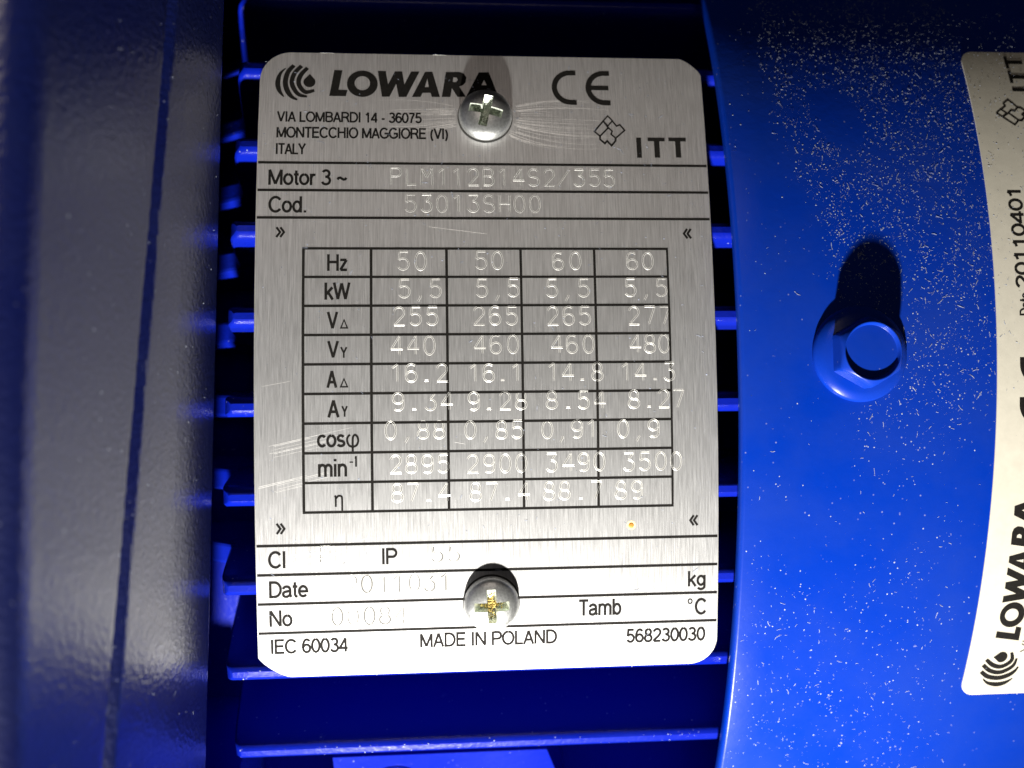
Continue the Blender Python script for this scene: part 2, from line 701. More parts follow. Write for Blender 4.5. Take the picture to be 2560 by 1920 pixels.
def spline(pts, n=8):
    out = []
    for i in range(len(pts) - 1):
        p0 = pts[max(0, i - 1)]
        p1, p2 = pts[i], pts[i + 1]
        p3 = pts[min(len(pts) - 1, i + 2)]
        for k in range(n):
            t = k / n
            out.append(tuple(0.5 * (2 * b + (c - a) * t + (2 * a - 5 * b + 4 * c - d) * t * t + (3 * b - a - 3 * c + d) * t ** 3)
                             for a, b, c, d in zip(p0, p1, p2, p3)))
    out.append(pts[-1])
    return out


# ------------------------------------------------------------------ printed sans-serif lettering, drawn as pen strokes
def el(cx, cy, rx, ry, a0, a1, n=12):
    return [(cx + rx * math.cos(math.radians(a0 + (a1 - a0) * i / n)), cy + ry * math.sin(math.radians(a0 + (a1 - a0) * i / n))) for i in range(n + 1)]


T_ = 0.063
SANS = {
    ' ': (.30, []),
    'V': (.68, [[(.05, 1), (.34, .03), (.63, 1)]]),
    'I': (.25, [[(.125, 0), (.125, 1)]]),
    'A': (.68, [[(.05, 0), (.34, .97), (.63, 0)], [(.15, .32), (.53, .32)]]),
    'L': (.57, [[(.1, 1), (.1, T_), (.55, T_)]]),
    'O': (.80, [el(.40, .5, .335, .445, 90, 448, 28)]),
    'C': (.76, [el(.40, .5, .335, .445, 38, 322, 24)]),
    'G': (.80, [el(.40, .5, .335, .445, 42, 270, 20) + [(.58, .09), (.72, .22), (.72, .47), (.42, .47)]]),
    'M': (.86, [[(.10, 0), (.10, .96), (.43, .06), (.76, .96), (.76, 0)]]),
    'N': (.75, [[(.10, 0), (.10, .97), (.65, .03), (.65, 1)]]),
    'B': (.70, [[(.10, T_), (.10, 1 - T_), (.40, 1 - T_)] + el(.40, .735, .19, .202, 85, -85, 8) + [(.40, .533), (.13, .533)],
                [(.40, .533)] + el(.42, .298, .21, .235, 85, -85, 8) + [(.42, T_), (.10, T_)]]),
    'R': (.74, [[(.10, 0), (.10, 1 - T_), (.42, 1 - T_)] + el(.42, .71, .21, .227, 85, -85, 8) + [(.42, .483), (.12, .483)], [(.40, .483), (.55, .38), (.68, 0)]]),
    'P': (.68, [[(.10, 0), (.10, 1 - T_), (.42, 1 - T_)] + el(.42, .70, .20, .237, 85, -85, 8) + [(.42, .463), (.12, .463)]]),
    'D': (.75, [[(.10, T_), (.10, 1 - T_), (.34, 1 - T_)] + el(.34, .5, .335, .437, 85, -85, 14) + [(.34, T_), (.10, T_), (.10, .2)]]),
    'T': (.62, [[(.02, 1 - T_), (.60, 1 - T_)], [(.31, .9), (.31, 0)]]),
    'E': (.66, [[(.62, 1 - T_), (.10, 1 - T_), (.10, T_), (.63, T_)], [(.13, .52), (.58, .52)]]),
    'H': (.74, [[(.10, 0), (.10, 1)], [(.64, 0), (.64, 1)], [(.12, .53), (.62, .53)]]),
    'Y': (.66, [[(.04, 1), (.33, .46), (.62, 1)], [(.33, .5), (.33, 0)]]),
    'W': (.96, [[(.04, 1), (.26, .03), (.48, .96), (.70, .03), (.92, 1)]]),
    '0': (.58, [el(.29, .5, .225, .445, 90, 448, 26)]),
    '1': (.58, [[(.12, .74), (.26, .82), (.33, .98), (.33, 0)]]),
    '2': (.58, [el(.29, .70, .215, .24, 170, -30, 12) + [(.34, .38), (.10, .15), (.07, T_), (.53, T_)]]),
    '3': (.58, [el(.28, .735, .19, .205, 155, -75, 12) + [(.24, .53)], [(.24, .53)] + el(.28, .295, .225, .24, 80, -160, 14)]),
    '4': (.58, [[(.41, 0), (.41, .96), (.06, .31), (.06, .27), (.55, .27)]]),
    '5': (.58, [[(.50, 1 - T_), (.15, 1 - T_), (.09, .48)] + el(.28, .325, .22, .27, 130, -155, 14)]),
    '6': (.58, [el(.30, .72, .19, .22, 25, 90, 5) + el(.30, .42, .235, .52, 95, 180, 7) + el(.295, .32, .215, .262, 180, -178, 20)]),
    '7': (.58, [[(.05, .93), (.52, .93), (.36, .62), (.26, .3), (.22, 0)]]),
    '8': (.58, [el(.29, .735, .175, .205, 90, 448, 18), el(.29, .29, .22, .235, 90, 448, 20)]),
    '9': (.58, [el(.285, .68, .215, .262, 0, 358, 20) + el(.28, .58, .235, .52, 0, -85, 7) + el(.28, .28, .19, .22, -90, -155, 5)]),
    '-': (.36, [[(.05, .36), (.31, .36)]]),
    '.': (.29, [[(.145, 0), (.145, .13)]]),
    '~': (.62, [[(.06, .36), (.12, .46), (.22, .48), (.40, .36), (.50, .38), (.56, .48)]]),
    '(': (.35, [el(.48, .36, .36, .66, 128, 232, 10)]),
    ')': (.35, [el(-.13, .36, .36, .66, 52, -52, 10)]),
    'o': (.58, [el(.29, .365, .225, .305, 90, 448, 22)]),
    'a': (.57, [[(.06, .52)] + el(.26, .50, .19, .17, 150, 15, 8) + [(.455, .46), (.455, .15), (.52, .03)], [(.45, .41), (.20, .36)] + el(.20, .205, .135, .15, 95, 265, 8) + [(.30, .06), (.42, .14), (.455, .27)]]),
    'b': (.60, [[(.10, 0), (.10, 1)], el(.31, .365, .205, .305, 175, -175, 20)]),
    'c': (.54, [el(.29, .365, .22, .305, 42, 318, 18)]),
    'd': (.60, [[(.50, 0), (.50, 1)], el(.29, .365, .205, .305, 5, 355, 20)]),
    'e': (.58, [[(.07, .36), (.51, .36)] + el(.29, .365, .22, .305, 0, 318, 20)]),
    'g': (.60, [[(.50, .72), (.50, -.02)] + el(.29, -.02, .205, .18, 0, -155, 8), el(.29, .375, .205, .29, 5, 355, 20)]),
    'i': (.24, [[(.12, 0), (.12, .72)], [(.12, .87), (.12, 1)]]),
    'k': (.54, [[(.10, 0), (.10, 1)], [(.48, .72), (.11, .30)], [(.23, .44), (.50, 0)]]),
    'l': (.24, [[(.12, 0), (.12, 1)]]),
    'm': (.88, [[(.10, 0), (.10, .72)], [(.10, .45)] + el(.275, .48, .17, .185, 165, 5, 8) + [(.445, 0)], [(.445, .45)] + el(.615, .48, .165, .185, 165, 5, 8) + [(.78, 0)]]),
    'n': (.58, [[(.10, 0), (.10, .72)], [(.10, .44)] + el(.29, .46, .19, .205, 165, 5, 8) + [(.48, 0)]]),
    'r': (.36, [[(.10, 0), (.10, .72)], [(.10, .40), (.14, .56), (.23, .65), (.35, .64)]]),
    's': (.52, [el(.26, .51, .165, .155, 25, 235, 10) + el(.26, .205, .195, .145, 60, -155, 11)]),
    't': (.32, [[(.155, .92), (.155, .17), (.20, .07), (.30, .06)], [(.02, .665), (.30, .665)]]),
    'z': (.50, [[(.05, .66), (.43, .66), (.07, .06), (.46, .06)]]),
}


def text_fit(txt, x0, x1, base, cap, weight=0.13):
    """stroke lettering between x0 and x1 (mm), pen width = weight * cap height"""
    adv = 0.0
    strokes = []
    for ch in txt:
        w, gl = SANS[ch]
        for g in gl:
            strokes.append([(p[0] + adv, p[1]) for p in g])
        adv += w
    pen = weight * cap
    lo = min(p[0] for g in strokes for p in g)
    hi = max(p[0] for g in strokes for p in g)
    k = (x1 - x0 - pen) / (hi - lo) if hi - lo > 0.01 else 1
    out = []
    for g in strokes:
        pts = [(x0 + pen / 2 + (p[0] - lo) * k, base + p[1] * cap) for p in g]
        for q in split_sharp(pts, 95.0):
            out.append(ribbon(q, pen))
    return out


def lay_shapes(name, shapes, lay, mat, parent):
    v, f = merge(shapes)
    return link_mesh(name, [lay(x, y) for x, y in v], f, mat, parent)


def circle(cx, cy, rx, ry=None, n=40, a0=0.0, a1=360.0):
    ry = ry or rx
    full = abs(a1 - a0) >= 360
    m = n if full else n + 1
    return [(cx + rx * math.cos(math.radians(a0 + (a1 - a0) * i / n)), cy + ry * math.sin(math.radians(a0 + (a1 - a0) * i / n))) for i in range(m)]


# ruled lines across the plate and the data table
for s in (32.74, 28.93, 25.19, -17.2, -20.97, -24.76, -28.58):
    v, f = strip_quad(-29.95, s - 0.17, 29.93, s + 0.17, n=1)
    link_mesh('ruled_line', v, f, M_INK, plate)
rows = [21.06 - 3.787 * i for i in range(10)]
cols = [-23.93, -15.25, -5.46, 4.28, 14.07, 23.9]
grid = []
cw = [0.36, 0.36, 0.36, 0.34, 0.34, 0.30]
for i, s in enumerate(rows):
    grid.append(strip_quad(cols[0] - cw[0] / 2 + 0.01, s - 0.16, cols[-1] + cw[-1] / 2 - 0.01, s + 0.16, n=1))
    if i < 9:
        for c, w in zip(cols, cw):
            grid.append(strip_quad(c - w / 2, rows[i + 1] + 0.16, c + w / 2, s - 0.16, n=3))
v, f = merge(grid)
link_mesh('data_table_grid', v, f, M_INK, plate)

PRINTED = [
    ('VIA LOMBARDI 14 - 36075', -27.72, -8.58, 38.54, 1.49),
    ('MONTECCHIO MAGGIORE (VI)', -27.70, -5.08, 36.26, 1.54),
    ('ITALY', -27.72, -23.79, 33.92, 1.52),
    ('Motor 3 ~', -28.59, -18.33, 29.64, 2.18),
    ('Cod.', -28.51, -23.63, 25.88, 2.20),
    ('Hz', -20.90, -18.17, 18.08, 2.20),
    ('kW', -21.22, -17.88, 14.29, 2.24),
    ('V', -20.91, -19.45, 10.50, 2.18),
    ('V', -20.86, -19.36, 6.73, 2.17),
    ('A', -20.97, -19.58, 2.91, 2.19),
    ('A', -20.87, -19.32, -0.90, 2.24),
    ('Y', -19.22, -18.29, 6.74, 1.37),
    ('Y', -19.09, -18.26, -0.83, 1.35),
    ('cos', -22.21, -18.59, -4.70, 2.20),
    ('min', -22.11, -18.42, -8.48, 2.25),
    ('1', -17.50, -17.17, -7.25, 1.38),
    ('Cl', -28.55, -26.37, -20.10, 2.19),
    ('IP', -14.11, -12.14, -19.92, 2.08),
    ('Date', -28.51, -23.55, -23.94, 2.14),
    ('No', -28.56, -25.62, -27.72, 2.14),
    ('IEC 60034', -28.46, -18.52, -31.33, 1.91),
    ('MADE IN POLAND', -9.39, 8.58, -31.07, 1.88),
    ('568230030', 17.78, 28.45, -31.31, 1.87),
    ('kg', 25.97, 28.37, -23.88, 2.04),
    ('C', 26.94, 28.53, -27.73, 2.20),
    ('Tamb', 11.29, 17.11, -27.45, 2.17),
]
ENGRAVED = [
    ('PLM112B14S2/355', -12.74, 17.20, 29.79, 2.33),
    ('53013SH00', -10.77, 7.10, 26.07, 2.33),
    ('50', -11.75, -8.15, 18.24, 2.37),
    ('50', -1.62, 1.93, 18.36, 2.33),
    ('60', 8.53, 12.22, 18.30, 2.27),
    ('60', 18.44, 21.99, 18.30, 2.23),
    ('5,5', -11.69, -6.18, 14.61, 2.39),
    ('5,5', -1.53, 3.98, 14.67, 2.34),
    ('5,5', 7.60, 13.25, 14.65, 2.36),
    ('5,5', 18.11, 23.68, 14.68, 2.32),
    ('255', -12.35, -6.65, 10.95, 2.35),
    ('265', -2.03, 3.69, 10.97, 2.37),
    ('265', 7.60, 13.37, 10.93, 2.39),
    ('277', 18.45, 24.01, 10.93, 2.35),
    ('440', -12.76, -7.07, 7.12, 2.39),
    ('460', -1.99, 3.75, 7.20, 2.36),
    ('460', 8.07, 13.70, 7.18, 2.32),
    ('480', 18.48, 23.83, 7.18, 2.36),
    ('16.2', -12.83, -5.48, 3.59, 2.25),
    ('16.1', -2.74, 4.23, 3.57, 2.21),
    ('14.8', 7.53, 14.81, 3.53, 2.31),
    ('14.3', 17.24, 24.40, 3.49, 2.30),
    ('9.34', -12.57, -4.87, -0.07, 2.23),
    ('9.28', -2.85, 4.73, -0.12, 2.26),
    ('8.54', 7.38, 15.09, -0.08, 2.25),
    ('8.27', 18.20, 25.62, -0.10, 2.29),
    ('0,88', -13.55, -5.86, -3.75, 2.21),
    ('0,85', -3.33, 4.22, -3.84, 2.23),
    ('0,91', 6.65, 14.01, -3.91, 2.24),
    ('0,9', 16.65, 22.18, -3.96, 2.25),
    ('2895', -12.98, -5.39, -8.14, 2.27),
    ('2900', -3.07, 4.72, -8.23, 2.28),
    ('3490', 7.28, 14.95, -8.25, 2.30),
    ('3500', 17.40, 25.17, -8.31, 2.31),
    ('87.4', -12.76, -5.35, -11.83, 2.30),
    ('87.4', -2.74, 4.95, -11.90, 2.29),
    ('88.7', 6.81, 14.51, -11.95, 2.30),
    ('89', 16.30, 19.87, -12.02, 2.31),
    ('F', -22.01, -20.62, -19.43, 2.02),
    ('55', -7.74, -4.12, -19.78, 2.15),
    ('2011031', -18.78, -5.31, -23.56, 2.26),
    ('00084', -20.65, -11.08, -27.77, 2.33),
]
LOW_L = [(-20.9, 42.37), (-20.3, 46.26), (-19.21, 46.23), (-19.68, 43.31), (-18.5, 43.28), (-18.7, 42.37)]
LOW_W = [(-14.48, 46.23), (-13.42, 46.22), (-13.08, 44.22), (-12.18, 46.19), (-11.2, 46.21), (-10.9, 44.26), (-9.99, 46.23), (-8.86, 46.22), (-10.64, 42.38), (-11.65, 42.37), (-12.0, 44.32), (-12.89, 42.38), (-13.9, 42.36)]
LOW_A = [(-9.89, 42.39), (-8.1, 46.21), (-7.11, 46.23), (-6.12, 42.45), (-7.21, 42.43), (-7.39, 43.05), (-8.44, 43.03), (-8.75, 42.41)]
LOW_Ah = [(-8.15, 43.88), (-7.62, 43.89), (-7.8, 45.16)]
LOW_R = [(-5.88, 42.45), (-5.29, 46.23), (-3.46, 46.26), (-2.85, 46.05), (-2.51, 45.47), (-2.61, 44.74), (-2.95, 44.31), (-3.49, 44.04), (-2.6, 42.51), (-3.76, 42.49), (-4.48, 43.77), (-4.72, 42.47)]
LOW_Rh = [(-4.27, 45.44), (-3.85, 45.4), (-3.67, 45.06), (-3.89, 44.71), (-4.37, 44.69)]
LOW_A2 = [(-2.6, 42.51), (-0.81, 46.27), (0.57, 46.3), (1.83, 42.57), (0.75, 42.56), (0.53, 43.18), (-0.84, 43.16), (-1.23, 42.53)]
LOW_A2h = [(-0.48, 44.31), (0.22, 44.32), (-0.1, 45.12)]
ST1 = [(-26.76, 46.41), (-27.45, 45.58), (-27.74, 44.27), (-27.51, 43.09), (-26.87, 42.14)]
ST2 = [(-25.67, 46.87), (-26.45, 45.81), (-26.74, 44.29), (-26.42, 43.0), (-25.82, 42.16), (-25.1, 41.74)]
ST3 = [(-24.66, 46.81), (-25.54, 45.72), (-25.89, 44.41), (-25.57, 43.34), (-24.88, 42.49), (-23.83, 42.24)]
ST4 = [(-23.86, 46.52), (-24.67, 45.52), (-25.01, 44.42), (-24.67, 43.46), (-23.94, 42.88), (-22.89, 43.17)]
DI1 = [(16.67, 39.94), (17.28, 39.23), (16.63, 38.47), (16.01, 39.18)]
DI2 = [(16.01, 39.18), (14.74, 37.62), (15.48, 36.94), (16.66, 38.19)]
DI3 = [(17.28, 39.15), (17.83, 38.44), (18.27, 38.66), (18.91, 37.84), (17.62, 36.67), (17.0, 37.24), (17.18, 37.7), (16.66, 38.19)]
DI4 = [(15.48, 36.94), (15.46, 36.48), (16.1, 35.88), (16.42, 36.25), (17.0, 35.57), (17.57, 36.26), (17.62, 36.67)]

for txt, x0, x1, s, cap in PRINTED:
    lay_shapes('printed_text', text_fit(txt, x0, x1, s, cap, 0.155 if cap > 2 else 0.165), lay_plate, M_INK, plate)

# symbols the lettering does not have
sym = []
for (x0, s0, x1, s1) in ((-19.21, 10.52, -18.21, 11.75), (-19.25, 2.92, -18.23, 4.12)):
    xm = (x0 + x1) / 2
    sym.append(ribbon([(x0 + .08, s0 + .08), (x1 - .08, s0 + .08), (xm, s1 - .1)], 0.17, True))
sym.append(ribbon([(-18.1, -6.66), (-17.65, -6.66)], 0.15))
lay_shapes('delta_sign', sym, lay_plate, M_INK, plate)
ph = spline([(-18.02, -3.15), (-18.32, -3.45), (-18.38, -3.95), (-18.15, -4.5), (-17.68, -4.68), (-17.2, -4.5), (-16.98, -3.95), (-17.1, -3.4), (-17.4, -3.18), (-17.62, -3.4), (-17.68, -3.9), (-17.68, -5.28)])
lay_shapes('phi_sign', [ribbon(ph, 0.27)], lay_plate, M_INK, plate)
et = spline([(-20.06, -10.95), (-19.93, -11.05), (-19.9, -11.5), (-19.9, -12.35)])
et2 = spline([(-19.88, -11.3), (-19.6, -10.98), (-19.25, -10.98), (-19.1, -11.3), (-19.1, -12.85)])
lay_shapes('eta_sign', [ribbon(et, 0.25), ribbon(et2, 0.25)], lay_plate, M_INK, plate)
lay_shapes('degree_sign', [ribbon(circle(26.31, -25.9, 0.26, 0.3, 20), 0.17, True)], lay_plate, M_INK, plate)
for cx, cy, d in ((-26.93, 23.22, 1), (26.78, 23.17, -1), (-26.9, -15.03, 1), (26.74, -15.06, -1)):
    gs = []
    for o in (-0.28, 0.22):
        gs.append(ribbon([(cx + d * (o - 0.2), cy + 0.66), (cx + d * (o + 0.26), cy), (cx + d * (o - 0.2), cy - 0.66)], 0.29))
    lay_shapes('guillemet_mark', gs, lay_plate, M_INK, plate)


def wordmark():
    out = [curve_faces([LOW_L])]
    out.append(curve_faces([circle(-16.53, 44.26, 2.06, 1.97), circle(-16.53, 44.34, 1.03, 1.06)]))
    out.append(curve_faces([LOW_W]))
    out.append(curve_faces([LOW_A, LOW_Ah]))
    out.append(curve_faces([LOW_R, LOW_Rh]))
    out.append(curve_faces([LOW_A2, LOW_A2h]))
    return out


def drop_logo():
    out = []
    for pts, ws in ((ST1, (0.12, 0.42, 0.68, 0.55, 0.14)), (ST2, (0.55, 0.64, 0.68, 0.68, 0.5, 0.22)),
                    (ST3, (0.56, 0.60, 0.62, 0.60, 0.52, 0.30)), (ST4, (0.5, 0.62, 0.62, 0.6, 0.56, 0.4))):
        sp = spline([(p[0], p[1], w) for p, w in zip(pts, ws)], 6)
        out.append(ribbon([(q[0], q[1]) for q in sp], [q[2] for q in sp]))
    dp = [(-23.53, 45.6)] + circle(-23.56, 44.42, 0.79, 0.8, 28, 28, -208)
    out.append(curve_faces([dp]))
    return out


def ce_mark(cx1, cx2, cy, ro, ri, tail):
    out = []
    for cx, arm in ((cx1, False), (cx2, True)):
        rm, w = (ro + ri) / 2, ro - ri
        out.append(ribbon([(cx + tail, cy + rm)] + circle(cx, cy, rm, rm, 36, 96, 264) + [(cx + tail, cy - rm)], w))
        if arm:
            out.append(([(cx - rm, cy - w / 2.2), (cx + tail * 0.75, cy - w / 2.2), (cx + tail * 0.75, cy + w / 2.2), (cx - rm, cy + w / 2.2)], [(0, 1, 2, 3)]))
    return out


def itt_letters():
    r = lambda x0, y0, x1, y1: ([(x0, y0), (x1, y0), (x1, y1), (x0, y1)], [(0, 1, 2, 3)])
    return [r(20.42, 33.85, 21.1, 36.79), r(22.0, 36.28, 24.36, 36.81), r(22.85, 33.9, 23.6, 36.28), r(24.88, 36.3, 27.3, 36.83), r(25.78, 33.93, 26.52, 36.3)]


def diamond_logo():
    return [ribbon(DI1, 0.19, True), ribbon(DI2, 0.22, True), ribbon(DI3, 0.22), ribbon(DI4, 0.26)]


lay_shapes('wordmark_print', wordmark(), lay_plate, M_INK, plate)
lay_shapes('drop_logo_print', drop_logo(), lay_plate, M_INK, plate)
lay_shapes('conformity_mark', ce_mark(11.75, 16.42, 44.15, 2.62, 1.88, 0.75), lay_plate, M_INK, plate)
lay_shapes('letter_logo_print', itt_letters(), lay_plate, M_INK, plate)
lay_shapes('diamond_logo_print', diamond_logo(), lay_plate, M_INK, plate)

# ------------------------------------------------------------------ machine-engraved characters
def arc(cx, cy, rx, ry, a0, a1, n=10):
    return circle(cx, cy, rx, ry, n, a0, a1) if abs(a1 - a0) < 360 else circle(cx, cy, rx, ry, n) + [(cx + rx, cy)]


W_ = 0.62
GLYPH = {
    '0': [arc(.31, .5, .29, .5, 90, 449.9, 22)],
    '1': [[(.08, .78), (.36, 1.0), (.36, 0)]],
    '2': [arc(.31, .71, .28, .29, 170, -35, 10) + [(.04, 0), (.62, 0)]],
    '3': [[(.05, 1.0), (.56, 1.0), (.28, .62)] + arc(.29, .31, .3, .31, 80, -155, 12)],
    '4': [[(.46, 0), (.46, 1.0), (0, .30), (.64, .30)]],
    '5': [[(.56, 1.0), (.1, 1.0), (.05, .54)] + arc(.29, .32, .31, .32, 125, -150, 12)],
    '6': [[(.52, .93)] + arc(.31, .7, .29, .3, 60, 175, 7) + arc(.31, .3, .29, .30, 180, -179.9, 18)],
    '7': [[(.02, 1.0), (.6, 1.0), (.24, 0)]],
    '8': [arc(.31, .75, .24, .25, 90, 449.9, 16), arc(.31, .26, .30, .26, 90, 449.9, 18)],
    '9': [arc(.31, .70, .29, .30, 0, 359.9, 18) + arc(.31, .3, .29, .3, 0, -130, 8)],
    'P': [[(.04, 0), (.04, 1.0), (.34, 1.0)] + arc(.34, .75, .26, .25, 80, -80, 8) + [(.34, .5), (.04, .5)]],
    'L': [[(.06, 1.0), (.06, 0), (.58, 0)]],
    'M': [[(0, 0), (.04, 1.0), (.32, .45), (.6, 1.0), (.64, 0)]],
    'B': [[(.04, 0), (.04, 1.0), (.34, 1.0)] + arc(.34, .77, .22, .23, 80, -80, 7) + [(.34, .54), (.04, .54)], [(.34, .54)] + arc(.34, .27, .27, .27, 80, -80, 8) + [(.34, 0), (.04, 0)]],
    'S': [arc(.31, .74, .27, .26, 30, 230, 10) + arc(.31, .26, .29, .26, 60, -150, 11)],
    'H': [[(.03, 0), (.03, 1.0)], [(.6, 0), (.6, 1.0)], [(.03, .5), (.6, .5)]],
    'F': [[(.05, 0), (.05, 1.0), (.6, 1.0)], [(.05, .55), (.45, .55)]],
    '/': [[(-.05, 0), (.62, 1.0)]],
    '.': [[(.20, .06), (.40, .06)], [(.30, -.02), (.30, .14)]],
    ',': [[(.34, .10), (.36, .04), (.2, -.24)]],
}


def groove(paths, lay_h, width=0.25, hgt=0.026, bed=0.15):
    """scribed line: a shallow furrow between two thrown-up burrs"""
    prof = [(-0.5, 0.004), (-0.35, hgt), (-bed, 0.005), (bed, 0.005), (0.35, hgt), (0.5, 0.004)]
    vs, fs = [], []
    for pts in [q for g in paths for q in split_sharp(g, 75.0)]:
        pts = [p for i, p in enumerate(pts) if i == 0 or math.hypot(p[0] - pts[i - 1][0], p[1] - pts[i - 1][1]) > 1e-4]
        L, R = ribbon2d(pts, width)
        o = len(vs)
        for l, r in zip(L, R):
            for t, h in prof:
                u = t + 0.5
                vs.append(lay_h(r[0] + (l[0] - r[0]) * u, r[1] + (l[1] - r[1]) * u, h))
        m = len(prof)
        for i in range(len(pts) - 1):
            for k in range(5):
                fs.append((o + i * m + k, o + i * m + k + 1, o + (i + 1) * m + k + 1, o + (i + 1) * m + k))
    return vs, fs


for txt, x0, x1, s, hgt in ENGRAVED:
    cw_ = 1.44
    pitch = (x1 - x0 - cw_) / (len(txt) - 1) if len(txt) > 1 else 0
    paths, depth = [], []
    for i, ch in enumerate(txt):
        jx, js = random.uniform(-.05, .05), random.uniform(-.03, .03)
        for g in GLYPH[ch]:
            depth.append(random.choice((0.65, 0.8, 0.95, 1.05, 1.15)))
            paths.append([(x0 + i * pitch + jx + p[0] / W_ * cw_, s + js + p[1] * hgt) for p in g])
    v, f = merge([groove([g], plate_pt, 0.22 + 0.05 * d, 0.026 * d, 0.15 if s > -15 else 0.24) for g, d in zip(paths, depth)])
    ob = link_mesh('engraved_text', v, f, M_GROOVE, plate, 25)
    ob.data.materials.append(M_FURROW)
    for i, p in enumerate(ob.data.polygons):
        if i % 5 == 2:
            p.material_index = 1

# polishing swirls round the upper screw and scuffs across the left half
sw = []
rnd = random.Random(5)
for k in range(64):
    side = 1 if k % 8 < 5 else -1
    a = rnd.uniform(-42, 22) if side > 0 else rnd.uniform(-25, 18)
    ca, sa = math.cos(math.radians(a)), math.sin(math.radians(a))
    r0 = 3.9 + rnd.uniform(0, 0.8)
    L = rnd.uniform(4, 15) if side > 0 else rnd.uniform(3, 11)
    pts = []
    for i in range(12):
        t = i / 11
        x = r0 * ca + L * t * (0.75 + 0.25 * ca)
        y = r0 * sa + L * (sa * 0.75 * t - 0.5 * sa * t * t) - 0.25 * t * t
        pts.append((side * x, 39.72 + y))
    w0 = rnd.uniform(0.03, 0.075)
    sw.append(ribbon(pts, [w0 * (1 - 0.7 * i / 11) for i in range(12)]))
for x0, s0, x1, s1, nn in ((-29.9, -5.6, -17.5, -2.9, 7), (-29.8, -10.2, -20.2, -8.0, 6), (-29.7, -19.9, -14, -16.6, 9), (-29.5, -24, -17, -21.2, 8),
                           (-29.3, -27.4, -19, -25.4, 6), (-29.9, 3.0, -25, 3.9, 2), (-9, 24.2, 1, 22.9, 1), (9, 17.2, 11.5, 17.4, 2), (-5, -4.2, -2.5, -4.7, 1)):
    for k in range(nn):
        j = rnd.uniform(-.8, .8) * (nn > 2)
        t0, t1 = rnd.uniform(0, .35), rnd.uniform(.55, 1)
        pts = [(x0 + (x1 - x0) * (t0 + (t1 - t0) * i / 5), s0 + j + (s1 - s0) * (t0 + (t1 - t0) * i / 5) + rnd.uniform(-.015, .015)) for i in range(6)]
        sw.append(ribbon(pts, rnd.uniform(0.03, 0.085)))
v, f = merge(sw)
scr = link_mesh('scratches', [plate_pt(x, s, 0.010) for x, s in v], f, M_SCRATCH, plate)
scr['kind'] = 'stuff'

for s in (39.55, -25.3):  # dark ring painted round each screw head as the shade of its gap
    v, f = rings([(3.45, 0.012), (3.74, 0.012)], 64, cap=False)
    link_mesh('gap_shade_ring', [plate_frame(-0.07, s) @ p for p in v], f, M_FURROW, plate)
v, f = rings([(0.62, 0.012), (0.3, 0.014)], 24)
mt = plate_frame(18.37, -15.53)
link_mesh('stain_halo', [mt @ p for p in v], f[:-2] + [f[-1]], M_HALO, plate)
v, f = rings([(0.36, 0.02), (0.3, 0.06), (0.12, 0.09)], 20)
link_mesh('rust_spot', [mt @ p for p in v], f, M_RUST, plate, 60)

